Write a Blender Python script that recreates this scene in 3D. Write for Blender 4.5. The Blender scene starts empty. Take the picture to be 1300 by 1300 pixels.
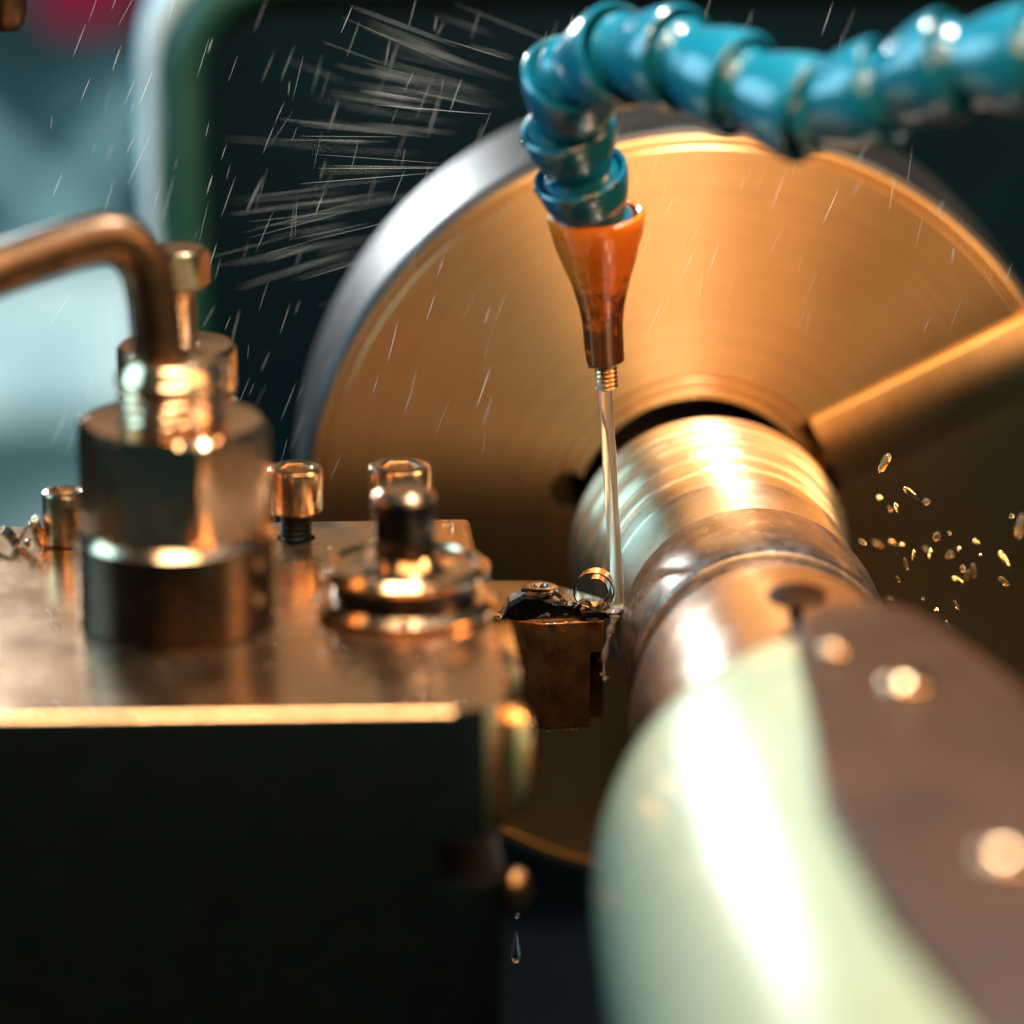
import bpy, bmesh, math, random
from mathutils import Vector, Matrix, noise
random.seed(11)
S = 0.001                                   # everything below is in millimetres
sc = bpy.context.scene
COL = sc.collection
PI = math.pi
rad = math.radians

# ------------------------------------------------------------------ materials
def nodes(name):
    m = bpy.data.materials.new(name); m.use_nodes = True
    nt = m.node_tree
    return m, nt, nt.nodes['Principled BSDF']

def N(nt, kind, **kw):
    n = nt.nodes.new(kind)
    for k, v in kw.items():
        if k in n.inputs: n.inputs[k].default_value = v
        else: setattr(n, k, v)
    return n

def ramp(nt, fac, stops):
    r = nt.nodes.new('ShaderNodeValToRGB')
    e = r.color_ramp.elements
    e[0].position, e[0].color = stops[0][0], (*stops[0][1], 1)
    e[1].position, e[1].color = stops[-1][0], (*stops[-1][1], 1)
    for p, c in stops[1:-1]:
        x = e.new(p); x.color = (*c, 1)
    nt.links.new(fac, r.inputs[0])
    return r.outputs[0]

def brushed(m, rough, aniso):
    # turned faces: a glossy lobe stretched across the tool marks, tight enough to fall to dark between its two fans
    nt = m.node_tree; b = nt.nodes['Principled BSDF']; L = nt.links.new
    g = nt.nodes.new('ShaderNodeBsdfAnisotropic'); g.distribution = 'BECKMANN'
    g.inputs['Anisotropy'].default_value = aniso; g.inputs['Rotation'].default_value = 0
    g.inputs['Roughness'].default_value = rough
    L(b.inputs['Base Color'].links[0].from_socket, g.inputs['Color'])
    L(b.inputs['Tangent'].links[0].from_socket, g.inputs['Tangent'])
    if b.inputs['Normal'].links: L(b.inputs['Normal'].links[0].from_socket, g.inputs['Normal'])
    mx = nt.nodes.new('ShaderNodeMixShader'); mx.inputs[0].default_value = .88
    L(b.outputs[0], mx.inputs[1]); L(g.outputs[0], mx.inputs[2])
    L(mx.outputs[0], nt.nodes['Material Output'].inputs['Surface'])

def val(a): return (a, a, a)

def surf(name, col, col2=None, rough=(.25, .4), metal=1.0, scale=120, bump=.0, bscale=900,
         aniso=0.0, arot=0.0, axis='Z', coat=0.0, rings=0.0, ringfreq=900, speck=None, spscale=700, spth=.68):
    m, nt, b = nodes(name)
    L = nt.links.new
    tc = N(nt, 'ShaderNodeTexCoord')
    n1 = N(nt, 'ShaderNodeTexNoise', Scale=scale, Detail=6.0, Roughness=.62)
    L(tc.outputs['Object'], n1.inputs['Vector'])
    c = ramp(nt, n1.outputs['Fac'], [(.3, col2 or col), (.68, col)])
    if speck:
        n3 = N(nt, 'ShaderNodeTexNoise', Scale=spscale, Detail=5.0, Roughness=.7)
        L(tc.outputs['Object'], n3.inputs['Vector'])
        f = ramp(nt, n3.outputs['Fac'], [(spth - .05, val(0)), (spth + .05, val(1))])
        mx = N(nt, 'ShaderNodeMixRGB'); L(f, mx.inputs[0]); L(c, mx.inputs[1]); mx.inputs[2].default_value = (*speck, 1)
        c = mx.outputs[0]
    L(c, b.inputs['Base Color'])
    b.inputs['Metallic'].default_value = metal
    n2 = N(nt, 'ShaderNodeTexNoise', Scale=scale * 2.3, Detail=7.0, Roughness=.7)
    L(tc.outputs['Object'], n2.inputs['Vector'])
    L(ramp(nt, n2.outputs['Fac'], [(.3, val(rough[0])), (.7, val(rough[1]))]), b.inputs['Roughness'])
    b.inputs['Coat Weight'].default_value = coat
    b.inputs['Coat Roughness'].default_value = .08
    if aniso:
        b.inputs['Anisotropic'].default_value = aniso
        b.inputs['Anisotropic Rotation'].default_value = arot
        sp_ = N(nt, 'ShaderNodeSeparateXYZ'); L(tc.outputs['Object'], sp_.inputs[0])
        ng = N(nt, 'ShaderNodeMath', operation='MULTIPLY'); L(sp_.outputs[2], ng.inputs[0]); ng.inputs[1].default_value = -1
        cm = N(nt, 'ShaderNodeCombineXYZ'); L(ng.outputs[0], cm.inputs[0]); L(sp_.outputs[0], cm.inputs[2])
        nm = N(nt, 'ShaderNodeVectorMath', operation='NORMALIZE'); L(cm.outputs[0], nm.inputs[0])   # round the Y axis
        L(nm.outputs[0], b.inputs['Tangent'])
    h = None
    if bump:
        nb = N(nt, 'ShaderNodeTexNoise', Scale=bscale, Detail=4.0)
        L(tc.outputs['Object'], nb.inputs['Vector'])
        bp = N(nt, 'ShaderNodeBump', Strength=bump, Distance=.0003)
        L(nb.outputs['Fac'], bp.inputs['Height']); h = bp
    if rings:                                # turning marks round the Y axis
        sx = N(nt, 'ShaderNodeSeparateXYZ'); L(tc.outputs['Object'], sx.inputs[0])
        cb = N(nt, 'ShaderNodeCombineXYZ'); L(sx.outputs[0], cb.inputs[0]); L(sx.outputs[2], cb.inputs[1])
        ln = N(nt, 'ShaderNodeVectorMath', operation='LENGTH'); L(cb.outputs[0], ln.inputs[0])
        ad = N(nt, 'ShaderNodeMath', operation='ADD'); L(ln.outputs['Value'], ad.inputs[0]); L(sx.outputs[1], ad.inputs[1])
        w = N(nt, 'ShaderNodeTexNoise', noise_dimensions='1D', Scale=ringfreq, Detail=3.0, Roughness=.7)
        L(ad.outputs[0], w.inputs['W'])
        w2 = N(nt, 'ShaderNodeTexNoise', noise_dimensions='1D', Scale=ringfreq * .35, Detail=4.0, Roughness=.75)
        L(ad.outputs[0], w2.inputs['W'])
        ml = N(nt, 'ShaderNodeMixRGB', blend_type='MULTIPLY'); ml.inputs[0].default_value = 1; L(c, ml.inputs[1])
        L(ramp(nt, w2.outputs['Fac'], [(.3, val(.90)), (.7, val(1.0))]), ml.inputs[2]); L(ml.outputs[0], b.inputs['Base Color'])
        bp = N(nt, 'ShaderNodeBump', Strength=rings, Distance=.0002)
        L(w.outputs['Fac'], bp.inputs['Height'])
        if h: L(h.outputs[0], bp.inputs['Normal'])
        h = bp
    if h: L(h.outputs[0], b.inputs['Normal'])
    return m

STEEL = (.70, .48, .31); STEELD = (.48, .31, .18)
M = {}
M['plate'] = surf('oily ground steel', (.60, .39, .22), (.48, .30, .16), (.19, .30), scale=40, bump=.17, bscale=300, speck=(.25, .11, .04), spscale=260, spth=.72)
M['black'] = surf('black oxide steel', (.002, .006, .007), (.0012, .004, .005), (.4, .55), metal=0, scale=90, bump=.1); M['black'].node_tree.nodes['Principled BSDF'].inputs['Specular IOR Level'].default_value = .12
M['nut'] = surf('worn steel', STEEL, STEELD, (.14, .22), scale=60, bump=.03, bscale=350)
M['gun'] = surf('dark oiled steel', (.055, .042, .034), (.03, .025, .022), (.18, .34), scale=120, bump=.06)
M['screw'] = surf('bronzed screw steel', (.62, .44, .28), (.36, .22, .12), (.14, .28), scale=300, bump=.12, bscale=900)
M['rod'] = surf('oxidised rod steel', (.13, .075, .04), (.05, .032, .022), (.30, .44), scale=160, bump=.12, bscale=700)
M['chuck'] = surf('turned chuck steel', (.78, .53, .28), (.70, .46, .22), (.36, .44), scale=25, aniso=.8, arot=.25, axis='Y', rings=.22, ringfreq=900)
M['chuckside'] = surf('ground chuck side steel', (.10, .10, .10), (.06, .06, .06), (.40, .50), scale=30)
M['jaw'] = surf('turned jaw steel', (.80, .54, .28), (.64, .40, .19), (.30, .38), scale=40, aniso=.7, arot=.25, axis='Y', rings=.35, ringfreq=1400)
brushed(M['chuck'], .43, .5); brushed(M['jaw'], .43, .45)
M['turned'] = surf('freshly turned steel', (.94, .80, .60), (.88, .72, .50), (.26, .34), scale=70, aniso=.8, arot=.25, axis='Y', rings=.35, ringfreq=1300)
M['scale'] = surf('mill scale steel', (.50, .42, .37), (.18, .145, .13), (.24, .40), scale=75, bump=.12, bscale=420, speck=(.62, .52, .44), spscale=200, spth=.6)
M['sleeve'] = surf('oily sleeve steel', (.60, .47, .38), (.50, .37, .28), (.18, .30), scale=60)
M['pale'] = surf('pale green enamel', (.31, .385, .30), (.28, .36, .24), (.24, .32), metal=0, scale=30, coat=.6)
M['cover'] = surf('brown anodised cover', (.052, .022, .010), (.022, .011, .006), (.42, .52), metal=0, scale=40); M['cover'].node_tree.nodes['Principled BSDF'].inputs['Specular IOR Level'].default_value = .16
M['tool'] = surf('oily tool steel', (.32, .17, .07), (.09, .045, .02), (.07, .20), metal=.85, scale=170, bump=.22, bscale=600, speck=(.45, .27, .12), spscale=900, spth=.72)
M['carbide'] = surf('coated carbide', (.16, .14, .13), (.08, .07, .07), (.12, .26), scale=300, bump=.3, bscale=500)
M['pin'] = surf('polished bronze pin', (.95, .60, .28), (.85, .48, .20), (.16, .24))
M['chip'] = surf('swarf steel', (.72, .62, .52), (.55, .42, .30), (.08, .18), scale=200)
M['brass'] = surf('dark brass', (.42, .24, .11), (.22, .12, .05), (.2, .35), scale=400, bump=.1)
M['green'] = surf('dark green casting paint', (.001, .008, .011), (.001, .005, .008), (.4, .55), metal=0, scale=12); M['green'].node_tree.nodes['Principled BSDF'].inputs['Specular IOR Level'].default_value = .06
M['trim'] = surf('pale trim paint', (.46, .66, .76), (.40, .58, .68), (.3, .4), metal=0, scale=14)
M['band'] = surf('green band paint', (.005, .045, .028), (.004, .03, .02), (.35, .5), metal=0, scale=14)
M['bed'] = surf('oily bed iron', (.014, .020, .022), (.008, .012, .014), (.4, .6), metal=0, scale=30); M['bed'].node_tree.nodes['Principled BSDF'].inputs['Specular IOR Level'].default_value = .2
M['wall'] = surf('workshop wall paint', (.05, .11, .12), (.03, .07, .08), (.6, .8), metal=0, scale=4)
M['cabinet'] = surf('pale cyan cabinet paint', (.45, .62, .62), (.38, .56, .56), (.4, .5), metal=0, scale=8)
M['red'] = surf('red cover paint', (.30, .02, .06), (.22, .015, .05), (.4, .5), metal=0, scale=10)

# blue and orange moulded plastic, wet with oil
M['blue'] = surf('wet blue plastic', (.004, .125, .195), (.003, .09, .15), (.20, .30), metal=0, scale=180, coat=.35, bump=.05, bscale=300)
M['orange'] = surf('grimy orange plastic', (.78, .19, .010), (.62, .12, .006), (.24, .38), metal=0, scale=160, coat=.6, bump=.25, bscale=260)
def grime(m, z0, z1):
    nt = m.node_tree; b = nt.nodes['Principled BSDF']; L = nt.links.new
    src = b.inputs['Base Color'].links[0].from_socket
    tc = N(nt, 'ShaderNodeTexCoord')
    sx = N(nt, 'ShaderNodeSeparateXYZ'); L(tc.outputs['Generated'], sx.inputs[0])
    mr = N(nt, 'ShaderNodeMapRange'); L(sx.outputs[2], mr.inputs[0])
    mr.inputs[1].default_value = z0; mr.inputs[2].default_value = z1; mr.inputs[3].default_value = .16; mr.inputs[4].default_value = -.20
    n = N(nt, 'ShaderNodeTexNoise', Scale=170.0, Detail=6.0, Roughness=.72); L(tc.outputs['Object'], n.inputs['Vector'])
    a = N(nt, 'ShaderNodeMath', operation='ADD'); L(n.outputs['Fac'], a.inputs[0]); L(mr.outputs[0], a.inputs[1])
    f = ramp(nt, a.outputs[0], [(.43, val(0)), (.60, val(.95))])
    mx = N(nt, 'ShaderNodeMixRGB'); L(f, mx.inputs[0]); L(src, mx.inputs[1]); mx.inputs[2].default_value = (.03, .010, .004, 1)
    L(mx.outputs[0], b.inputs['Base Color'])
grime(M['orange'], .25, .85)

def fluid(name, col):
    m, nt, b = nodes(name)
    b.inputs['Base Color'].default_value = (*col, 1)
    b.inputs['Roughness'].default_value = .02
    b.inputs['IOR'].default_value = 1.36
    b.inputs['Transmission Weight'].default_value = 1.0
    return m
M['water'] = fluid('coolant', (1.0, .97, .90))
M['water'].node_tree.nodes['Principled BSDF'].inputs['Transmission Weight'].default_value = .86
M['clear'] = fluid('clear drop', (1, 1, 1))
def golden(m):
    b = m.node_tree.nodes['Principled BSDF']; b.inputs['Transmission Weight'].default_value = .93; b.inputs['Base Color'].default_value = (1, .76, .40, 1)
M['fleck'] = surf('gold wet fleck', (1.0, .74, .38), (.9, .58, .25), (.05, .16), scale=600)  # bright gold metal stands in for glints on the flying drops
M['gold'] = fluid('oily golden coolant', (1, .7, .34)); golden(M['gold'])  # gold put into the coolant for its warm highlights
m, nt, b = nodes('spray'); b.inputs['Base Color'].default_value = (.75, .85, .85, 1); b.inputs['Roughness'].default_value = .3
b.inputs['Alpha'].default_value = .24
M['spray'] = m

def glow(name, col, s):
    m, nt, b = nodes(name)
    b.inputs['Base Color'].default_value = (.0, .0, .0, 1)
    b.inputs['Emission Color'].default_value = (*col, 1); b.inputs['Emission Strength'].default_value = s
    return m
def hazy(m, a, b_, c):
    nt = m.node_tree; b = nt.nodes['Principled BSDF']
    tc = N(nt, 'ShaderNodeTexCoord'); n = N(nt, 'ShaderNodeTexNoise', Scale=7.0, Detail=2.0, Distortion=1.2)
    nt.links.new(tc.outputs['Object'], n.inputs['Vector'])
    nt.links.new(ramp(nt, n.outputs['Fac'], [(.34, a), (.48, b_), (.62, c)]), b.inputs['Emission Color'])
M['window'] = glow('daylit window pane', (.42, .80, .82), 1.05)
M['window2'] = glow('hazy daylit pane', (.55, .74, .74), .62)
M['window3'] = glow('dim pane', (.1, .2, .2), .8)
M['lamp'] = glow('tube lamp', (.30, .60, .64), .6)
hazy(M['window'], (.30, .50, .53), (.50, .76, .78), (.80, .95, .95)); hazy(M['window2'], (.008, .05, .065), (.03, .12, .145), (.10, .28, .32)); hazy(M['window3'], (.06, .15, .16), (.18, .32, .34), (.40, .56, .58))
M['redlamp'] = glow('red lamp glass', (.30, .012, .05), .6)

# ------------------------------------------------------------------ mesh helpers (mm)
def obj(name, bm, mat, parent=None, loc=None, smooth=32, mat2=None, pick=None):
    bmesh.ops.recalc_face_normals(bm, faces=bm.faces)
    for v in bm.verts: v.co *= S
    me = bpy.data.meshes.new(name); bm.to_mesh(me); bm.free()
    me.polygons.foreach_set('use_smooth', [True] * len(me.polygons))
    me.set_sharp_from_angle(angle=rad(smooth))
    me.materials.append(M[mat])
    if mat2:
        me.materials.append(M[mat2])
        for p in me.polygons:
            if pick(p.center / S, p.normal): p.material_index = 1
    o = bpy.data.objects.new(name, me); COL.objects.link(o)
    if parent: o.parent = parent
    if loc is not None: o.location = Vector(loc) * S
    return o

def thing(name, label, cat, loc=(0, 0, 0), group=None, rot=None):
    o = bpy.data.objects.new(name, None); COL.objects.link(o)
    o.empty_display_size = .01
    o.location = Vector(loc) * S
    if rot: o.rotation_euler = rot
    o['label'] = label; o['category'] = cat
    if group: o['group'] = group
    return o

def tag(o, label, cat, group=None):
    o['label'] = label; o['category'] = cat
    if group: o['group'] = group
    return o

def struct(name, bm, mat, **k):
    o = obj(name, bm, mat, **k); o['kind'] = 'structure'
    o['label'] = k.get('label', name.replace('_', ' ')); return o

AX = {'Z': Matrix.Identity(4), 'Y': Matrix.Rotation(-PI / 2, 4, 'X'), 'X': Matrix.Rotation(PI / 2, 4, 'Y')}

def lathe(prof, seg=64, axis='Z', mtx=None, bm=None, close=False, wob=None):
    """prof: (radius, t) along the axis. 'Y' maps t to +Y."""
    bm = bm or bmesh.new()
    mt = AX[axis] if mtx is None else mtx
    rows = []
    for r, t in prof:
        if r < 1e-6:
            rows.append([bm.verts.new(mt @ Vector((0, 0, t)))])
        else:
            row = []
            for i in range(seg):
                a = 2 * PI * i / seg
                rr = r if wob is None else r * (1 + wob(a, t))
                row.append(bm.verts.new(mt @ Vector((rr * math.cos(a), rr * math.sin(a), t))))
            rows.append(row)
    pairs = list(zip(rows, rows[1:])) + ([(rows[-1], rows[0])] if close else [])
    for A, B in pairs:
        for i in range(seg):
            j = (i + 1) % seg
            if len(A) == 1 and len(B) == 1: break
            if len(A) == 1: bm.faces.new((A[0], B[i], B[j]))
            elif len(B) == 1: bm.faces.new((A[i], A[j], B[0]))
            else: bm.faces.new((A[i], A[j], B[j], B[i]))
    return bm

def thread(r, h, pitch, z0, z1, seg=40, mtx=None, per=6, bm=None):
    """a real helical thread, closed at both ends"""
    bm = bm or bmesh.new(); mt = mtx or Matrix.Identity(4)
    n = max(2, int((z1 - z0) / pitch * per)); rows = []
    for k in range(n + 1):
        z = z0 + (z1 - z0) * k / n; row = []
        for i in range(seg):
            a = 2 * PI * i / seg
            u = (z / pitch - i / seg) % 1.0
            rr = r + h * (1 - abs(2 * u - 1))
            row.append(bm.verts.new(mt @ Vector((rr * math.cos(a), rr * math.sin(a), z))))
        rows.append(row)
    for A, B in zip(rows, rows[1:]):
        for i in range(seg):
            bm.faces.new((A[i], A[(i + 1) % seg], B[(i + 1) % seg], B[i]))
    bm.faces.new(rows[0]); bm.faces.new(rows[-1])
    return bm

def prism(poly, z0, z1, bev=0, seg=2, bm=None, only=None):
    bm = bm or bmesh.new()
    a = [bm.verts.new((x, y, z0)) for x, y in poly]; b = [bm.verts.new((x, y, z1)) for x, y in poly]
    n = len(poly); fs = [bm.faces.new(a[::-1]), bm.faces.new(b)]
    for i in range(n): fs.append(bm.faces.new((a[i], a[(i + 1) % n], b[(i + 1) % n], b[i])))
    if bev:
        es = list({e for f in fs for e in f.edges})
        if only: es = [e for e in es if only(e)]
        bmesh.ops.bevel(bm, geom=es, offset=bev, offset_type='OFFSET', segments=seg, profile=.5, affect='EDGES', clamp_overlap=True)
    return bm

def box(x0, x1, y0, y1, z0, z1, bev=0, seg=2, bm=None):
    return prism([(x0, y0), (x1, y0), (x1, y1), (x0, y1)], z0, z1, bev, seg, bm)

def smooth_path(pts, n):
    out = []
    P = [Vector(p) for p in pts]
    P = [2 * P[0] - P[1]] + P + [2 * P[-1] - P[-2]]
    for i in range(1, len(P) - 2):
        for k in range(n):
            t = k / n
            out.append(.5 * (2 * P[i] + (P[i + 1] - P[i - 1]) * t + (2 * P[i - 1] - 5 * P[i] + 4 * P[i + 1] - P[i + 2]) * t * t
                             + (3 * P[i] - P[i - 1] - 3 * P[i + 1] + P[i + 2]) * t ** 3))
    out.append(P[-2]); return out

def tube(pts, radii, seg=20, bm=None, cap=True, flat=None):
    bm = bm or bmesh.new(); rows = []
    up = None
    for i, p in enumerate(pts):
        d = (pts[min(i + 1, len(pts) - 1)] - pts[max(i - 1, 0)]).normalized()
        if up is None: up = d.orthogonal().normalized()
        up = (up - d * up.dot(d)).normalized(); s = d.cross(up)
        r = radii if isinstance(radii, (int, float)) else radii[i]
        rows.append([bm.verts.new(p + r * (math.cos(2 * PI * k / seg) * up + math.sin(2 * PI * k / seg) * s)) for k in range(seg)])
    for A, B in zip(rows, rows[1:]):
        for k in range(seg): bm.faces.new((A[k], A[(k + 1) % seg], B[(k + 1) % seg], B[k]))
    if cap: bm.faces.new(rows[0][::-1]); bm.faces.new(rows[-1])
    return bm

def cut(o, cutters):
    """subtract meshes from o, then drop them"""
    for bmc in cutters:
        bmesh.ops.recalc_face_normals(bmc, faces=bmc.faces)
        for v in bmc.verts: v.co *= S
        me = bpy.data.meshes.new('cutter'); bmc.to_mesh(me); bmc.free()
        c = bpy.data.objects.new('cutter', me); COL.objects.link(c)
        if o.parent: c.parent = o.parent
        c.location = o.location
        md = o.modifiers.new('cut', 'BOOLEAN'); md.object = c; md.operation = 'DIFFERENCE'; md.solver = 'EXACT'
        bpy.context.view_layer.update()
        dg = bpy.context.evaluated_depsgraph_get()
        nm = bpy.data.meshes.new_from_object(o.evaluated_get(dg))
        o.modifiers.clear(); old = o.data; o.data = nm; bpy.data.meshes.remove(old)
        bpy.data.objects.remove(c); bpy.data.meshes.remove(me)
    o.data.polygons.foreach_set('use_smooth', [True] * len(o.data.polygons))
    o.data.set_sharp_from_angle(angle=rad(32))

def cyl(r, z0, z1, x=0, y=0, seg=32, mtx=None, bm=None):
    mt = Matrix.Translation((x, y, 0)) @ (mtx or Matrix.Identity(4))
    return lathe([(0, z0), (r, z0), (r, z1), (0, z1)], seg, mtx=mt, bm=bm)

def rim(r, z0, z1, b=.4):                     # bevelled solid cylinder profile
    return [(0, z0), (r - b, z0), (r - b * .3, z0 + b * .3), (r, z0 + b), (r, z1 - b), (r - b * .3, z1 - b * .3), (r - b, z1), (0, z1)]

# ------------------------------------------------------------------ setting: bed and workshop
struct('lathe_bed', box(-420, 520, -900, 330, -260, -205, 6), 'bed')
struct('workshop_floor', box(-3000, 3000, -2500, 2600, -1012, -1000), 'bed')
struct('workshop_wall', box(-3000, 3000, 1900, 1950, -1000, 2500), 'wall')

# ------------------------------------------------------------------ headstock
hs = thing('headstock', 'dark green machine headstock with rounded pale trim behind the spinning chuck', 'headstock', (0, 230, -205))
def rrect(x0, x1, z0, z1, r, n=10):
    pts = []
    for cx, cz, a0 in ((x1 - r, z1 - r, 0), (x0 + r, z1 - r, 90), (x0 + r, z0 + r, 180), (x1 - r, z0 + r, 270)):
        for k in range(n + 1):
            a = rad(a0 + 90 * k / n); pts.append((cx + r * math.cos(a), cz + r * math.sin(a)))
    return pts
TOY = Matrix.Rotation(PI / 2, 4, 'X')         # prism z -> -y
def yprism(poly, y0, y1, bev=0, seg=2):
    bm = prism(poly, -y1, -y0, bev, seg)
    bmesh.ops.transform(bm, matrix=TOY, verts=bm.verts); return bm
obj('body', yprism(rrect(-138, 330, -50, 308, 34), 8, 260, 6, 3), 'green', hs)
# added pale bead: light caught by the rounded edge, put into colour
pts = [Vector((x, 8, z)) for x, z in rrect(-143, 337, -60, 315, 40, 14)]
pts.append(pts[0].copy())
obj('trim', tube(pts, [1.9 + 4.0 * max(0, 1 - ((p.x + 132) ** 2 + (p.z - 304) ** 2) ** .5 / 34) for p in pts], 14, cap=False), 'trim', hs)  # thicker at the corner to stand for its lit surface
pts = [Vector((x, 5, z)) for x, z in rrect(-133, 325, -42, 304, 32, 14)]
pts.append(pts[0].copy())
obj('band', tube(pts, 6.5, 14, cap=False), 'band', hs)  # added bead; its green stands for window light glancing on the edge
obj('spindle', lathe(rim(55, -150, 8, 2), 64, 'Y', mtx=Matrix.Translation((0, 0, 205)) @ AX['Y']), 'gun', hs)

# ------------------------------------------------------------------ chuck
ch = thing('lathe_chuck', 'large round copper-toned lathe chuck with turned face behind the steel bar', 'chuck', (-2.4, 0, 0))
prof = [(30.5, 60), (30.5, 1.2), (31, 0), (32.8, 0), (33.1, .9), (33.9, .9), (34.2, 0), (35.6, 0), (35.9, .8), (36.6, .8), (36.9, 0),
        (94.2, 0), (94.6, .8), (95.6, .8), (96.0, .2), (97.6, .3), (98.9, .9), (99.6, 2.0), (100, 3.6), (100, 50), (98.5, 52), (60, 52), (60, 60)]
body = obj('body', lathe(prof, 160, 'Y', close=True), 'chuck', ch, mat2='chuckside', pick=lambda c, n: (c.x ** 2 + c.z ** 2) ** .5 > 98.2)
jaws = [26, 268]
cutters = []
for a in jaws:
    r = Matrix.Rotation(-rad(a), 4, 'Y')
    bm = box(33, 104, -3, 26, -9.7, 9.7); bmesh.ops.transform(bm, matrix=r, verts=bm.verts); cutters.append(bm)
for x, z in ((-32.5, 7.5), (33, 9.5)):
    bm = lathe([(0, -5), (4.6, -5), (4.6, 24), (0, 24)], 32, 'Y', mtx=Matrix.Translation((x, 0, z)) @ AX['Y']); cutters.append(bm)
cut(body, cutters)
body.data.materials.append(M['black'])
for p in body.data.polygons:                # shade inside the bolt holes and bore put in as black
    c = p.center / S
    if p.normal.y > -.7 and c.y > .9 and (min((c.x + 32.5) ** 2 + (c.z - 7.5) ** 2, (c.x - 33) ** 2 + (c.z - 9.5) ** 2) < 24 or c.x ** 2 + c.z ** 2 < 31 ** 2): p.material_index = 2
for a, h in zip(jaws, (3.0, 3.0)):
    r = Matrix.Rotation(-rad(a), 4, 'Y')
    bm = box(36, 99, -h, 25, -9.65, 9.65, .6)
    bmesh.ops.transform(bm, matrix=r, verts=bm.verts)
    j = obj('jaw', bm, 'jaw', ch)

# ------------------------------------------------------------------ the bar being turned
wp = thing('workpiece', 'shiny steel bar being turned, half bright and half dark scale', 'steel bar')
g = [(0, 40), (20, 40), (20, -28), (32.2, -28), (33.6, -29), (34.2, -31), (34.2, -35), (33.7, -36)]
y, r = -36.0, 33.7
for w_, st in ((3.0, .9), (2.2, .35), (5.5, .9), (2.6, .3), (3.4, .55), (9.0, .6), (3.0, .15), (6.0, .2)):     # turned steps
    g += [(r, y - w_ + 1.2), (r - st * .5, y - w_ + .9), (r - st * .5, y - w_ + .3), (r - .05, y - w_), (r - st, y - w_ - .25)]
    y -= w_ + .25; r -= st
g += [(r, -95.8), (0, -95.8)]
bm = lathe(g, 128, 'Y')
for v in bm.verts: v.co.x -= .043 * (v.co.y + 96)
obj('turned_section', bm, 'turned', wp)
RJ = r
g2 = [(0, -95.7), (r + .1, -95.7), (r + .6, -96.1), (r + .7, -96.7), (r + .7, -128.0), (r + .2, -129.2), (r - 1.0, -129.8), (0, -129.8)]
obj('raw_section', lathe(g2, 128, 'Y', wob=lambda a, t: .002 * math.sin(7 * a + t) + .001 * math.sin(23 * a)), 'scale', wp)
obj('groove', lathe([(0, -129.7), (RJ - 4.2, -129.7), (RJ - 4.2, -137), (0, -137)], 96, 'Y'), 'black', wp)

# ------------------------------------------------------------------ tailstock
ts = thing('tailstock', 'pale green tailstock barrel with brown flat cover pressing on the bar', 'tailstock', (0, -300, -205))
T0 = Matrix.Translation((0, 300, 205))
def tsy(prof, seg=96): return lathe(prof, seg, mtx=T0 @ AX['Y'])
obj('live_centre', tsy([(0, -135.0), (28.4, -135.0), (29.1, -135.5), (30.4, -139.5), (33.2, -153), (34, -165), (35.5, -190), (37, -234), (0, -234)]), 'sleeve', ts)
bpr = [(0, -226), (36, -226), (41, -227.5), (44, -231), (46.6, -238), (48.4, -247), (49.6, -258), (50.4, -300), (51, -560), (49, -565), (0, -565)]
obj('barrel', tsy(bpr, 128), 'pale', ts)
pl = [(-12, -282), (-10, -250), (-5, -238), (4, -236), (12, -239), (18, -250), (25.5, -285), (33, -340), (40, -400), (46, -520), (-6, -520), (-8, -445), (-14, -395), (-16.5, -340)]
bm = prism(pl, 40, 52.6, 1.2, 3); bmesh.ops.translate(bm, vec=(0, 300, 205), verts=bm.verts)
obj('cover_plate', bm, 'cover', ts)
bm = box(-60, 60, -560, -300, -204, -46, 8, 3); bmesh.ops.translate(bm, vec=(0, 300, 205), verts=bm.verts)
obj('base', bm, 'green', ts)
for x, yy, rr in ((5.3, -289, 4.6), (8.5, -378, 4.6), (-5.5, -270, 2.6)):
    dome = [(0, 52.4), (rr, 52.4), (rr, 53.2), (rr * .93, 53.9), (rr * .7, 54.7), (rr * .4, 55.2), (0, 55.4)]
    obj('cover_screw', lathe(dome, 32, mtx=T0 @ Matrix.Translation((x, yy, 0))), 'screw', ts)
oc = obj('oil_cup', lathe([(0, 33), (1.6, 33), (1.6, 38.4), (6.0, 39.0), (6.4, 39.8), (5.6, 41.0), (3, 42), (0, 42.3)], 32,
         mtx=T0 @ Matrix.Translation((-2.2, -192, 0))), 'cover', ts)

# ------------------------------------------------------------------ tool post
tpz = 30.0
tpo = thing('tool_post', 'big dark steel tool post block with oily warm top', 'tool post', (-130, -165, -205))
OFF = Vector((130, 165, 205))
def atp(bm): bmesh.ops.translate(bm, vec=OFF, verts=bm.verts); return bm
def corner(cx, cy, r, n=10): return [(cx + r * math.cos(-PI / 2 * k / n), cy + r * math.sin(-PI / 2 * k / n)) for k in range(n + 1)]
pl = [(-64.6, -97.5)] + corner(-75.2, -220.5, 11) + [(-300, -229.3), (-300, -96.5)]
blk = obj('top_block', atp(prism(pl, 2.5, tpz, 2.6, 4, only=lambda e: min(e.verts[0].co.z, e.verts[1].co.z) > 20)), 'plate', tpo, mat2='black', pick=lambda c, n: n.y < -.8 or n.z < -.5)  # black front stands for its dark reflection, put into the colour
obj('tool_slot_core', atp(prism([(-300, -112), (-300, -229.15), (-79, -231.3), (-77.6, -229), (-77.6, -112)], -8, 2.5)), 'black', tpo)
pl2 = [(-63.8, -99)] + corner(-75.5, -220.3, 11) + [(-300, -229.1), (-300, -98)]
obj('lower_block', atp(prism(pl2, -75, -8)), 'black', tpo)
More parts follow.
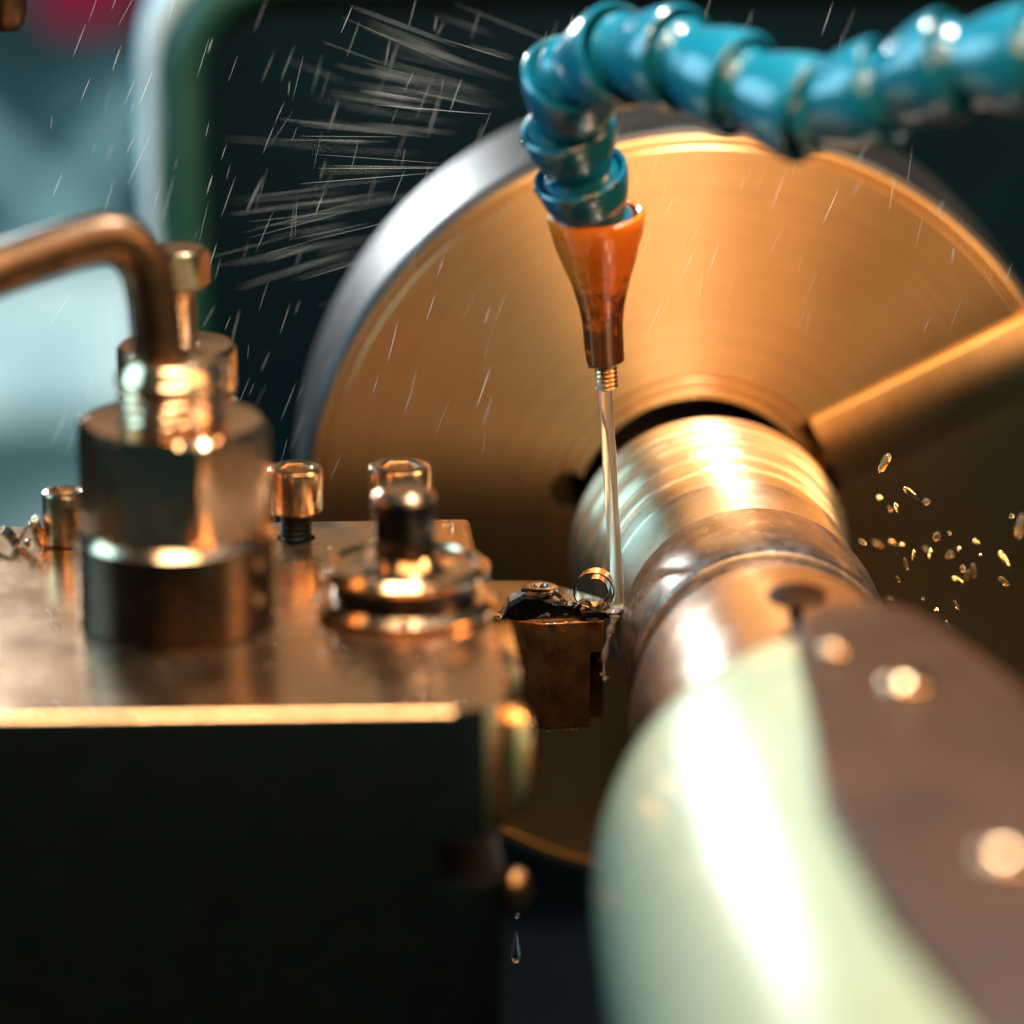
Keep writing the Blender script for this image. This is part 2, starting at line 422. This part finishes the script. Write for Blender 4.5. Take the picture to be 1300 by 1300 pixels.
obj('slide', atp(box(-300, -70, -224, -104, -204, -75, 4)), 'black', tpo)
obj('corner_pin', atp(lathe([(0, 27.4), (1.6, 27.0), (2.9, 25.6), (3.6, 23.0), (4.0, 19), (4.1, 12), (3.8, 6), (2.8, 3.6), (0, 2.8)], 40, mtx=Matrix.Translation((-62.8, -221.5, 0)))), 'pin', tpo)  # added and shaped to catch a bright highlight at the corner
obj('ball_stop', atp(lathe([(3.4 * math.sin(PI * k / 16), -11.2 + 4.2 * math.cos(PI * k / 16)) for k in range(17)], 40, mtx=Matrix.Translation((-62.4, -223, 0)))), 'brass', tpo)
cut(blk, [atp(cyl(4.3, 10, 40, -104.4, -111.7)), atp(cyl(4.8, 10, 40, -81.4, -117.6)), atp(cyl(4.2, 10, 40, -155.4, -113))])

# ---- socket screws standing in the top plate
def socket_screw(loc, R, zh0, zh1, neck, label, black=0):
    t = thing('socket_screw', label, 'screw', loc, 'socket screws in the tool post')
    hexr = R * .56; hd = min(4.5, (zh1 - zh0) * .6)
    bm = bmesh.new()
    seg = 48
    prof = [(R * .72, zh0), (R - .5, zh0), (R, zh0 + .5), (R, zh1 - 1.0), (R - .3, zh1 - .35), (R - 1.0, zh1), (R * .70, zh1)]
    rows = []
    for r_, z_ in prof: rows.append([bm.verts.new((r_ * math.cos(2 * PI * i / seg), r_ * math.sin(2 * PI * i / seg), z_)) for i in range(seg)])
    def hx(i, s=1.0):
        a = (2 * PI * i / seg) % (PI / 3) - PI / 6
        d = hexr * .866 * s / math.cos(a); A = 2 * PI * i / seg
        return d * math.cos(A), d * math.sin(A)
    rows.append([bm.verts.new((*hx(i, 1.08), zh1 - .35)) for i in range(seg)])
    rows.append([bm.verts.new((*hx(i), zh1 - .9)) for i in range(seg)])
    rows.append([bm.verts.new((*hx(i), zh1 - hd)) for i in range(seg)])
    for A, B in zip(rows, rows[1:]):
        for i in range(seg): bm.faces.new((A[i], A[(i + 1) % seg], B[(i + 1) % seg], B[i]))
    bm.faces.new(rows[0][::-1]); bm.faces.new(rows[-1])
    obj('head', bm, 'screw', t, smooth=28)
    obj('shank', thread(neck - .5, .55, 1.25, -16, zh0, 32), 'black', t)
    return t
socket_screw((-104.4, -111.7, tpz), 6.15, 6.4, 16.6, 3.6, 'bronze socket head screw with black thread showing, beside the big hex nut')
socket_screw((-81.4, -117.6, tpz), 6.95, 7.0, 18.3, 4.0, 'bronze socket head screw behind the square-headed clamp disc')
socket_screw((-155.4, -113, tpz), 5.2, .3, 12.4, 3.5, 'small dark socket head screw next to the metal chips')

# ---- big nut, base, stud
bn = thing('clamp_nut', 'large blurred hex nut on a round collar, bent lever in its stud', 'nut', (-130.2, -169.5, tpz))
obj('collar', lathe([(0, .1), (20.4, .1), (20.8, .6), (20.8, 19.0), (19.0, 20.8), (17, 21), (0, 21)], 96), 'gun', bn, mat2='nut', pick=lambda c, n: c.z > 19.05)
bm = bmesh.new()
R = 20.9; seg = 96; rows = []
def hexr(i, R):
    a = (2 * PI * i / seg - rad(-75)) % (PI / 3) - PI / 6
    return R * .866 / math.cos(a)
for z, lim in ((21.0, 18.0), (21.05, 19.6), (22.6, 21.6), (40.8, 21.6), (42.6, 20.3), (43.7, 18.2), (43.8, 11.6), (40, 11.4)):
    row = []
    for i in range(seg):
        r_ = min(hexr(i, R), lim) if lim > 12 else lim
        A = 2 * PI * i / seg
        row.append(bm.verts.new((r_ * math.cos(A), r_ * math.sin(A), z)))
    rows.append(row)
for A, B in zip(rows, rows[1:]):
    for i in range(seg): bm.faces.new((A[i], A[(i + 1) % seg], B[(i + 1) % seg], B[i]))
bm.faces.new(rows[0][::-1]); bm.faces.new(rows[-1])
obj('hex_nut', bm, 'nut', bn, smooth=22)
st = obj('stud', thread(10.4, 1.2, 2.2, 38, 51.5, 56), 'nut', bn)
obj('stud_cap', lathe([(0, 51), (10.6, 51), (11.7, 51.8), (11.8, 53.2), (10.9, 54.2), (10.4, 55.8), (9.2, 56.9), (5.4, 57.1), (5.2, 56), (0, 56)], 64), 'nut', st)

lv = thing('bent_lever', 'thick rusty bent rod standing in the big stud, sticking out to the left', 'lever', (-132.8, -169.5, 86))
pts = smooth_path([(0, 0, -1), (-.3, .4, 7), (-1.0, .3, 14.5), (-2.6, -.3, 21), (-7.0, -2, 26.2), (-14.5, -5.5, 26.9), (-30.5, -14, 23.6), (-60, -30, 16), (-120, -62, 0)], 8)
obj('rod', tube(pts, 5.35, 28), 'rod', lv)

# ---- rear threaded standoff with its hex bolt
rs = thing('threaded_standoff', 'threaded steel standoff carrying an upright hex bolt, behind the big nut', 'standoff', (-130, -120, tpz))
obj('sleeve', thread(11.8, 1.2, 2.2, 0.1, 37.5, 56), 'nut', rs)
obj('cap', lathe([(0, 37), (12.4, 37), (13.1, 37.8), (13.1, 46.2), (12.2, 47.2), (5, 47.3), (4.6, 46.4), (0, 46.4)], 64), 'nut', rs)
bo = thing('hex_bolt', 'small bronze hex bolt screwed upright into the threaded standoff', 'bolt', (-129.4, -120, tpz + 47))
obj('shank', thread(3.6, .6, 1.3, -8, 13.5, 32), 'screw', bo)
bm = bmesh.new(); rows = []
def hx2(i, R, seg=72, ph=10):
    a = (2 * PI * i / seg - rad(ph)) % (PI / 3) - PI / 6
    return R * .866 / math.cos(a)
for z, lim in ((13.5, 5.6), (13.6, 7.2), (19.6, 7.2), (21.2, 6.5), (21.7, 5.6)):
    rows.append([bm.verts.new((min(hx2(i, 7.1), lim) * math.cos(2 * PI * i / 72), min(hx2(i, 7.1), lim) * math.sin(2 * PI * i / 72), z)) for i in range(72)])
for A, B in zip(rows, rows[1:]):
    for i in range(72): bm.faces.new((A[i], A[(i + 1) % 72], B[(i + 1) % 72], B[i]))
bm.faces.new(rows[0][::-1]); bm.faces.new(rows[-1])
obj('head', bm, 'screw', bo, smooth=22)

# ---- clamp disc with a square head
cd = thing('clamp_disc', 'grooved round clamp disc with a short square head on the tool post', 'clamp', (-82.2, -164.5, tpz))
obj('flange', lathe([(0, .1), (18.6, .1), (19.4, .8), (19.4, 1.5), (17.6, 3.2), (15.6, 3.3), (15.2, 3.6), (15.2, 7.0), (16.2, 7.2), (0, 7.2)], 96), 'gun', cd,
    mat2='nut', pick=lambda c, n: c.z < 3.4)
obj('dish', lathe([(0, 7.2), (16.6, 7.2), (17.6, 7.9), (17.7, 9.0), (16.4, 10.5), (15.4, 10.5), (14.6, 9.6), (10.5, 9.2), (8.2, 9.9), (7.2, 11.2), (6.8, 12.4), (0, 12.4)], 96), 'nut', cd)
a = rad(12)
sq = [(6.6 * math.cos(a + k * PI / 2 + d), 6.6 * math.sin(a + k * PI / 2 + d)) for k in range(4) for d in (-.14, .14)]
bm = prism(sq, 12, 23.6, .3, 2)
obj('square_head', bm, 'gun', cd)
obj('head_cap', lathe([(0, 23.5), (5.6, 23.5), (6.5, 24.2), (6.4, 25.2), (5.2, 26.2), (0, 26.6)], 48), 'nut', cd)

sm = thing('grub_screw', 'small round-headed screw at the right edge of the tool post', 'screw', (-67.2, -146, tpz))
obj('head', lathe([(0, .1), (3.8, .1), (4.2, .6), (4.2, 3.8), (3.6, 4.6), (0, 4.9)], 32), 'nut', sm)
gi = thing('gib_block', 'small clamping block stepped out of the tool post edge', 'block', (-64.4, -178, 20))
obj('block', box(.0, 5.4, -9, 24, -6.5, 3.2, .5), 'plate', gi)

# ------------------------------------------------------------------ cutting tool
ct = thing('cutting_tool', 'oily brown tool holder with dark insert touching the bar', 'cutting tool', (-50, -90, 0))
def act(bm): bmesh.ops.translate(bm, vec=(50, 90, 0), verts=bm.verts); return bm
pl = [(-63.2, -88.0), (-61.6, -91.5), (-47.5, -98.5), (-33.6, -96.8), (-33.2, -80), (-46, -66), (-72, -64), (-72, -86)]
hd = obj('holder', act(prism(pl, -21.5, 4.6, .7, 3)), 'tool', ct)
obj('shank', act(box(-120, -58, -88, -66, -19, 2, .6)), 'tool', ct)
cut(hd, [act(box(-37.2, -28, -101, -90, -30, -3.2))])
ins = prism([(-39.5, -97.9), (-30.2, -96.6), (-29.6, -92.2), (-32.2, -88.6), (-39, -88)], 4.7, 7.0, .3, 2)
obj('insert', act(ins), 'carbide', ct)
# clamp finger over the insert
bm = bmesh.new()
sec = [(-57.5, 3.2, 4.6), (-55.5, 3.6, 8.6), (-52, 3.6, 10.6), (-48.5, 3.4, 10.2), (-45, 3.0, 8.6), (-41.5, 2.7, 8.4), (-38.6, 2.2, 7.3)]
rows = []
for x, w, zt in sec:
    ring = [(-w, 4.62), (-w, zt - .9), (-w * .65, zt), (w * .65, zt), (w, zt - .9), (w, 4.62)]
    rows.append([bm.verts.new((x, -92.5 + yy, zz if zz > 4.62 else 4.62)) for yy, zz in ring])
for A, B in zip(rows, rows[1:]):
    for k in range(6): bm.faces.new((A[k], A[(k + 1) % 6], B[(k + 1) % 6], B[k]))
bm.faces.new(rows[0][::-1]); bm.faces.new(rows[-1])
cl = obj('clamp', act(bm), 'carbide', ct, smooth=25)
obj('clamp_screw', lathe([(0, 9.6), (4.0, 9.6), (4.4, 10.2), (4.2, 11.0), (3.2, 11.5), (2.0, 11.4), (1.6, 10.8), (0, 10.8)], 32, mtx=Matrix.Translation((1.6, -1.6, 0))), 'carbide', cl)

# curled chips -------------------------------------------------------
def ribbon(pts, wdir, w, th=.35):
    bm = bmesh.new(); rows = []
    wd = Vector(wdir).normalized()
    for i, p in enumerate(pts):
        d = (pts[min(i + 1, len(pts) - 1)] - pts[max(i - 1, 0)]).normalized()
        n = d.cross(wd).normalized()
        ww = w if not callable(w) else w(i / (len(pts) - 1))
        rows.append([bm.verts.new(p + n * a * th / 2 + wd * b * ww / 2) for a, b in ((-1, -1), (1, -1), (1, 1), (-1, 1))])
    for A, B in zip(rows, rows[1:]):
        for k in range(4): bm.faces.new((A[k], A[(k + 1) % 4], B[(k + 1) % 4], B[k]))
    bm.faces.new(rows[0][::-1]); bm.faces.new(rows[-1])
    return bm
pts = []
for k in range(64):
    u = k / 63; a = rad(-60 + 520 * u); rr = 4.5 - 2.2 * max(0, u - .55) / .45
    pts.append(Vector((-36.1 + rr * math.cos(a), -97.0 + 3.0 * u, 11.6 + rr * math.sin(a))))
tag(obj('metal_chip', ribbon(pts, (.25, 1, .1), 3.0), 'chip', smooth=60), 'thin curled steel chip standing on the cutting insert', 'metal chip', 'metal chips')
tag(obj('metal_chip', ribbon(smooth_path([(-41, -97.5, 7.6), (-39.6, -98.6, 9.4), (-37.6, -98.8, 9.0), (-36.6, -98.2, 7.6), (-35.2, -97.8, 7.9), (-33.6, -97.6, 9.6), (-32.6, -97.4, 8.2)], 5), (.3, 1, .5), 1.5, .25), 'chip', smooth=60), 'short crumpled chip lying under the curled chip on the insert', 'metal chip', 'metal chips')
tag(obj('metal_chip', ribbon(smooth_path([(-47.5, -96.5, 10.6), (-46, -97.4, 11.6), (-44.2, -97.8, 10.6), (-43, -97.8, 9.0), (-41.8, -97.6, 8.8)], 5), (.5, 1, .2), 1.3, .25), 'chip', smooth=60), 'small bent sliver of steel resting on the tool clamp', 'metal chip', 'metal chips')
for lab, pp, w in (
    ('tall folded metal chip lying left of the small dark screw', [(-166, -114, 30.4), (-164.2, -115, 34.2), (-162.6, -116, 36.4), (-161.4, -115.4, 33), (-160.2, -115, 30.6), (-159.4, -114.6, 30.5)], 4.2),
    ('flat curled metal chip at the left edge of the tool post', [(-174, -113, 30.5), (-171.5, -113.5, 32.0), (-169.2, -114, 33.6), (-167.4, -114.2, 32.2), (-166.6, -114.6, 30.6)], 3.4)):
    tag(obj('metal_chip', ribbon(smooth_path(pp, 5), (.35, 1, .3), w), 'chip', smooth=50), lab, 'metal chip', 'metal chips')

# ------------------------------------------------------------------ coolant hose
hose = [(140, -285, 205), (100, -252, 190), (64.7, -216.0, 157.9), (54.4, -206.0, 154.7), (40.5, -197.0, 152.4), (24.8, -187.0, 149.1), (10.5, -177.0, 140.4), (-2.9, -168.0, 137.2), (-14.0, -158.0, 141.6), (-25.2, -146.0, 144.2), (-36.4, -132.0, 141.7), (-44.3, -119.0, 133.7), (-43.6, -111.0, 121.7), (-40.4, -106.0, 110.1), (-36.6, -101, 98.2)]
H0 = Vector((-36.4, -100.6, 96.5))
hz = thing('coolant_hose', 'jointed blue plastic coolant hose with orange nozzle over the bar', 'coolant hose', H0)
path = smooth_path(hose, 40)
# walk the path from the nozzle back and set the joints
path.reverse()
acc = 0.0; joints = [path[0]]
for a_, b_ in zip(path, path[1:]):
    acc += (b_ - a_).length
    if acc >= (13.2 if len(joints) < 3 else 17.2): joints.append(b_); acc = 0
seg_prof = [(5, -8), (7.4, -8), (8.3, -7.3), (8.5, -6.4), (7.9, -5.4), (7.5, -4.4), (7.8, -3), (8.8, -.6), (9.7, 2), (10.3, 4.6), (10.6, 6.6), (10.55, 7.6), (10.1, 8.1), (9.6, 7.9), (9.1, 6.8), (6, 3), (5, 0)]
me0 = None
for i in range(len(joints) - 1):
    p0, p1 = joints[i], joints[i + 1]
    d = (p1 - p0).normalized()
    if me0 is None:
        sg = obj('hose_segment', lathe(seg_prof, 48, close=True), 'blue', hz); me0 = sg.data
    else:
        sg = bpy.data.objects.new('hose_segment', me0); COL.objects.link(sg); sg.parent = hz
    sg.location = (p0 + d * 7.0 * (1 if i < 2 else 1.22) - H0) * S
    # socket lip towards the nozzle, ball away from it
    sg.rotation_euler = d.to_track_quat('Z', 'Y').to_euler()
    sg.scale = (1, 1, 1) if i < 2 else (1.08, 1.08, 1.24)
nd = Vector((-34.4, -97, 69.2)) - Vector((-36.6, -101, 98.2)); nd.normalize()
NQ = Vector(-nd).to_track_quat('Z', 'Y').to_euler()
nz = obj('nozzle', lathe([(2.0, -31.5), (3.8, -31.5), (4.3, -31.0), (4.45, -28), (4.6, -22), (5.2, -17.5), (6.6, -12), (8.2, -7), (9.4, -3.5), (10.1, -1.0), (10.6, 1.6), (10.9, 3.2), (10.7, 4.4), (10.0, 4.8), (9.4, 4.2), (8.9, 1), (3, -5)], 56, close=True,
         wob=lambda a, t: .012 * math.sin(3 * a + t * .6) + .010 * math.sin(5 * a - t) if t < -2 else 0), 'orange', hz)
nz.location = Vector((0, 0, 0)); nz.rotation_euler = NQ
tip = obj('tip', thread(2.25, .42, 1.05, -37.6, -30.5, 28), 'brass', nz)
obj('burr', lathe([(0, -1), (.7, -.8), (.8, 0), (.5, .9), (0, 1.2)], 12, mtx=Matrix.Translation((-3.0, -.6, -32.4)) @ AX['X']), 'brass', tip)

# coolant jet
pts = smooth_path([(-34.3, -96.4, 62.6), (-33.9, -96.3, 54), (-33.0, -96.0, 44), (-32.4, -95.8, 34), (-31.9, -95.6, 26), (-31.2, -95.3, 18), (-30.6, -95, 11), (-30.2, -94.8, 6.9)], 6)
rr = [1.7 - .3 * i / (len(pts) - 1) + .07 * math.sin(i * .6) for i in range(len(pts))]
cs = tube(pts, rr, 20)
run = smooth_path([(-31.6, -97.9, 6.2), (-32.0, -98.2, 4.2), (-32.9, -97.9, 1), (-33.8, -97.6, -4), (-34.0, -97.4, -9)], 6)
tube(run, [1.0 + .25 * math.sin(i * .8) - .02 * i for i in range(len(run))], 14, bm=cs)
sp_ = lathe([(1, 0), (.97, .16), (.85, .34), (.62, .5), (.34, .6), (0, .64)], 28, wob=lambda a, t: .22 * math.sin(3 * a + .4) + .13 * math.sin(5 * a + 2))
bmesh.ops.transform(sp_, matrix=Matrix.Translation((-32.2, -95.9, 6.7)) @ Matrix.Diagonal((3.9, 2.6, 1.9, 1)), verts=sp_.verts)
tm_ = bpy.data.meshes.new('pool'); sp_.to_mesh(tm_); sp_.free(); cs.from_mesh(tm_); bpy.data.meshes.remove(tm_)
tag(obj('coolant_stream', cs, 'water', smooth=80), 'clear thin stream of coolant falling from the nozzle onto the bar', 'coolant')

# ------------------------------------------------------------------ drops
def drop_mesh(name, prof, mat, seg=14, wob=None):
    o = obj(name, lathe(prof, seg, wob=wob), mat, smooth=90); return o
ball = [(0, -1), (.38, -.92), (.71, -.71), (.92, -.38), (1, 0), (.92, .38), (.71, .71), (.38, .92), (0, 1)]
tear = [(0, -1), (.45, -.9), (.8, -.6), (.95, -.2), (.85, .3), (.6, 1.0), (.34, 1.7), (.14, 2.3), (0, 2.7)]
dome = [(1, 0), (.96, .2), (.82, .42), (.58, .6), (.3, .69), (0, .72)]
first = {}
def drop(kind, loc, sx, rot, label, group, sz=None, mat='water'):
    k = (kind, mat)
    if k not in first:
        p = {'ball': ball, 'tear': tear, 'dome': [(0, 0)] + dome}[kind]
        o = drop_mesh('coolant_drop', p, mat, 18, wob=(lambda a, t: .14 * math.sin(2 * a + 2 * t) + .10 * math.sin(3 * a - t)) if mat in ('gold', 'fleck') else None); first[k] = o
    else:
        o = first[k].copy(); COL.objects.link(o)
    o.location = Vector(loc) * S; o.rotation_euler = rot; o.scale = (sx, sx, sz or sx)
    return tag(o, label, 'drop', group)
# flung off the bar, at right: (x, y, z, size, stretch)
fl = [(38.7, -50, 23.5, 1.5, 1.2), (31.5, -60, 15.2, 1.0, 1.3), (33.8, -60, 13.6, .9, 1.5), (36.6, -60, 12.4, .8, 1.2)]
FL = 'small golden coolant drop flying off the right of the bar'
tag_g = 'drops flying off the bar'
cam_pts = [(1123,588,1.5),(1117,632,.9),(1158,627,1.2),(1176,637,1.1),(1130,646,.7),(1139,645,.8),(1189,681,1.1),(1205,677,.7),(1206,704,1.1),(1222,722,1.2),(1236,724,1.0),(1217,737,1.2),
           (1218,697,.9),(1240,688,.9),(1114,690,1.0),(1135,694,1.1),(1145,692,.9),(1095,688,.8),(1176,697,1.0),(1181,703,.7),(1295,668,1.4),(1276,711,1.2),(1274,738,1.2),(1189,775,.9),
           (1150,716,.7),(1140,735,.6),(1172,760,.5),(1214,768,.6),(1245,705,.6),(1160,705,.7),(1130,760,.6),(1204,794,.8),(1228,730,.8),(1284,655,.8)]
C0 = Vector((-114.46, -1039.7, 310.53)); FW = Vector((.06021, .95693, -.28402)); RT = Vector((.99803, -.06279, 0)); UPV = RT.cross(FW)
for px, py, sz in cam_pts:                  # spread through the air behind and in front of the bar
    t = random.uniform(.965, 1.035) * 1000
    p = C0 + t * (FW + (px - 650) / 5500 * RT - (py - 650) / 5500 * UPV)
    ax = Vector((random.gauss(.3, .5), random.gauss(0, .3), random.gauss(-.9, .4))).normalized()
    drop('ball', p, sz * .72, ax.to_track_quat('Z', 'Y').to_euler(), FL, tag_g, sz * .9 * random.uniform(.8, 2.6), random.choice(('gold', 'fleck')))

# drips below the tool post and holder
drop('tear', (-54.4, -100, -76), 1.25, (0, 0, 0), 'long clear drop falling below the tool post corner', 'falling drips', 2.3, 'clear')
drop('ball', (-54.1, -100, -66.5), .55, (0, 0, 0), 'tiny round drop just above the long falling drop', 'falling drips', .7, 'clear')
for x, z, s in ((-42.0, -21.6, 1.0), (-40.6, -21.6, .8), (-46.3, -22.0, .9), (-45.2, -21.8, .7), (-33.6, -9.5, .9), (-34.4, -8.4, .6)):
    drop('tear' if z < -20 else 'ball', (x, -96.0 if z < -20 else -97.6, z - (.5 if z < -20 else 0)), s, (PI if False else 0, 0, 0), 'golden coolant drop clinging to the underside of the tool holder', 'drops under the tool holder', s * .8, 'gold')

for k in range(16):
    x = random.uniform(-58, -34); s = random.uniform(.35, .9)
    drop('dome', (x, -97.9 + .0 * x if x > -46 else -97.3 + (x + 48) * -.77, 4.55), s, (0, 0, 0), 'coolant bead on the top edge of the tool holder', 'beads on the tool holder', s * .7, 'clear')
for k in range(20):
    s = random.choice((.5, .7, .9, 1.2))
    drop('dome', (-170 + 100 * (k + random.random()) / 20, random.uniform(-228.6, -227.0), tpz - .05), s, (0, 0, 0), 'coolant bead along the front edge of the tool post', 'beads on the front edge', s * .8, 'clear')
# drops lying on the tool post, discs and nut
G = 'drops on the tool post'
for k in range(46):
    x = random.uniform(-168, -68); yy = random.uniform(-226, -102)
    if (x + 130.2) ** 2 + (yy + 169.5) ** 2 < 23.5 ** 2 or (x + 82.2) ** 2 + (yy + 164.5) ** 2 < 21 ** 2 or (x + 130) ** 2 + (yy + 120) ** 2 < 15 ** 2: continue
    s = random.choice((.5, .6, .8, 1.0, 1.5))
    drop('dome', (x, yy, tpz - .02), s, (0, 0, random.uniform(0, 6)), 'coolant drop lying on the oily tool post top', G, s * random.uniform(.6, .9), 'clear')
for x, yy, z, s in ((-98.6, -170, tpz + 10.4, 1.3), (-78, -181.5, tpz + 9.4, 1.1), (-88.5, -175, tpz + 9.6, .9), (-82, -178, tpz + 9.2, 1.0), (-74, -168, tpz + 9.2, .8), (-101, -167, tpz + 2.6, 1.4), (-83, -183.3, tpz + 2.6, 1.2)):
    drop('dome', (x, yy, z), s, (0, 0, 0), 'coolant drop sitting on the grooved clamp disc', 'drops on the clamp disc', s * .9, 'clear')

# drops beading on the hose
GH = 'drops on the hose'
for k in range(26):
    i = random.randrange(0, 5); p0, p1 = joints[i], joints[i + 1]; d = (p1 - p0).normalized()
    a_ = random.uniform(0, 2 * PI); s_ = d.orthogonal().normalized(); t_ = d.cross(s_)
    n = math.cos(a_) * s_ + math.sin(a_) * t_
    if n.y > .35: n.y = -n.y
    p = p0 + d * 14.2 + n * 10.4
    drop('dome', p, random.choice((.6, .8, 1.0)), n.to_track_quat('Z', 'Y').to_euler(), 'coolant bead on the lip of a blue hose segment', GH, .8, 'clear')

# ------------------------------------------------------------------ spray
bm = bmesh.new()
def streak(px, py, ang, ln, t, w):
    p = C0 + t * (FW + (px - 650) / 5500 * RT - (py - 650) / 5500 * UPV)
    sc_ = t / 5500
    d = (math.cos(ang) * RT + math.sin(ang) * UPV + random.uniform(-.3, .3) * FW).normalized()
    a_ = p - d * ln * sc_ / 2; b_ = p + d * ln * sc_ / 2
    n = 5
    tube([a_.lerp(b_, k / (n - 1)) for k in range(n)], [w * q for q in (.15, .8, 1, .8, .15)], 5, bm=bm)
for k in range(230):                        # fine drops raining down
    px = random.uniform(60, 620) if k < 150 else random.uniform(620, 1290); py = random.uniform(0, 600 if k < 150 else 420)
    streak(px, py, rad(random.gauss(71, 5)), random.uniform(18, 62), random.uniform(975, 1040), random.choice((.02, .03, .04, .06)))
for k in range(85):                         # threads flung off the chuck rim
    u = random.random(); py = 40 + 300 * u + random.gauss(0, 12)
    px = 570 - 170 * min(1, u * 1.35) + random.gauss(0, 38)
    streak(px, py, rad(-22 + 40 * u + random.gauss(0, 1.3)), random.uniform(60, 190), random.uniform(985, 1070), random.choice((.02, .025, .03, .04, .055)))
sp = obj('water_spray', bm, 'spray', smooth=80)
sp['kind'] = 'stuff'; sp['label'] = 'fine threads of coolant spray flung through the dark air'; sp['category'] = 'spray'

# ------------------------------------------------------------------ far workshop, blurred
def panel(name, label, cat, x0, x1, z0, z1, y0, mat, frame='trim', t=20):
    th = thing(name, label, cat, ((x0 + x1) / 2, y0, z0))
    w = (x1 - x0) / 2; h = z1 - z0
    obj('pane', box(-w, w, 0, 6, 0, h), mat, th)
    return th
panel('workshop_window', 'bright pale cyan window band far behind the bent lever', 'window', -600, -180, -480, -372, 1880, 'window')
panel('workshop_window', 'dim lower window far behind the big nut', 'window', -600, -180, -680, -480, 1882, 'window3')
panel('workshop_window', 'dark teal upper window at the upper left of the workshop', 'window', -520, -180, -372, 60, 1890, 'window2')
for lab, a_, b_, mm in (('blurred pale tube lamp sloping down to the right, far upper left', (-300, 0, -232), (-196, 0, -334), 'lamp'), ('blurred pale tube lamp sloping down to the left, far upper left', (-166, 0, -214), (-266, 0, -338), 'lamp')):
    bd = thing('tube_lamp', lab, 'lamp', (-230, 1700, -280))  # braces, not light fittings; glow added so they read pale
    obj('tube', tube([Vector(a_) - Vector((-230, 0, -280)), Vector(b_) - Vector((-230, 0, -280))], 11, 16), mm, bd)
rc = thing('red_lamp', 'blurred red signal lamp at the top left of the picture', 'lamp', (-188, 1000, -52))  # machine cover; glow added because that corner is dark
obj('lamp_glass', lathe([(0, 0), (16, 1), (22, 6), (24, 16), (24, 60), (0, 60)], 32), 'redlamp', rc)
nb = thing('brass_nozzle', 'brown metal nozzle end with a drop, top corner', 'nozzle', (-170, -20, 131))
obj('tube', lathe([(0, -2.0), (3.2, -2), (4.2, -.5), (5.0, 3), (5.4, 12), (5.6, 40), (0, 40)], 32), 'rod', nb)

# ------------------------------------------------------------------ light
def area(name, loc, target, size, power, col, sy=None):
    l = bpy.data.lights.new(name, 'AREA'); l.energy = power; l.color = col
    l.shape = 'RECTANGLE' if sy else 'DISK'; l.size = size * S
    if sy: l.size_y = sy * S
    o = bpy.data.objects.new(name, l); COL.objects.link(o)
    o.location = Vector(loc) * S
    o.rotation_euler = (Vector(target) - Vector(loc)).to_track_quat('-Z', 'Y').to_euler()
    return o
area('warm_lamp', (280, -700, 640), (-20, -60, 0), 1500, 13.0, (1.0, .52, .21), 340)
area('side_lamp', (930, -450, 470), (-20, -60, 10), 420, 7.5, (1.0, .56, .25), 340)
area('work_lamp', (30, -110, 470), (0, -110, 20), 80, 4.6, (1.0, .95, .87))
area('roof_light', (-360, 640, 270), (0, -300, 40), 140, 4.8, (.92, .98, 1.0), 80)
area('strip_lamp', (-110, -360, 480), (-110, -230, 30), 280, 2.2, (1.0, .80, .56), 60)
area('far_lamp', (0, 1650, 680), (-90, -170, 30), 800, .40, (1.0, .62, .34), 260)  # added warm fill for the amber sheen on the tool post top
area('window_light', (-760, -20, 400), (-60, -20, 20), 460, 6.5, (.36, .76, 1.0), 460)

w = bpy.data.worlds.new('World'); sc.world = w; w.use_nodes = True
bg = w.node_tree.nodes['Background']; bg.inputs[0].default_value = (.07, .36, .44, 1); bg.inputs[1].default_value = .11

# ------------------------------------------------------------------ camera
cam = bpy.data.cameras.new('camera'); co = bpy.data.objects.new('camera', cam); COL.objects.link(co)
cam.sensor_width = 24; cam.lens = 5500 / 1300 * 24
cam.clip_start = .02; cam.clip_end = 20
co.location = C0 * S
co.rotation_euler = FW.to_track_quat('-Z', 'Y').to_euler()
cam.dof.use_dof = True; cam.dof.focus_distance = .992; cam.dof.aperture_fstop = 3.5; cam.dof.aperture_blades = 0
sc.camera = co
sc.view_settings.view_transform = 'Standard'; sc.view_settings.look = 'None'
sc.view_settings.exposure = 0; sc.view_settings.gamma = 1
sc.cycles.use_denoising = True
sc.cycles.max_bounces = 12; sc.cycles.glossy_bounces = 6; sc.cycles.transmission_bounces = 8
sc.cycles.sample_clamp_indirect = 6; sc.cycles.caustics_refractive = False; sc.cycles.caustics_reflective = False
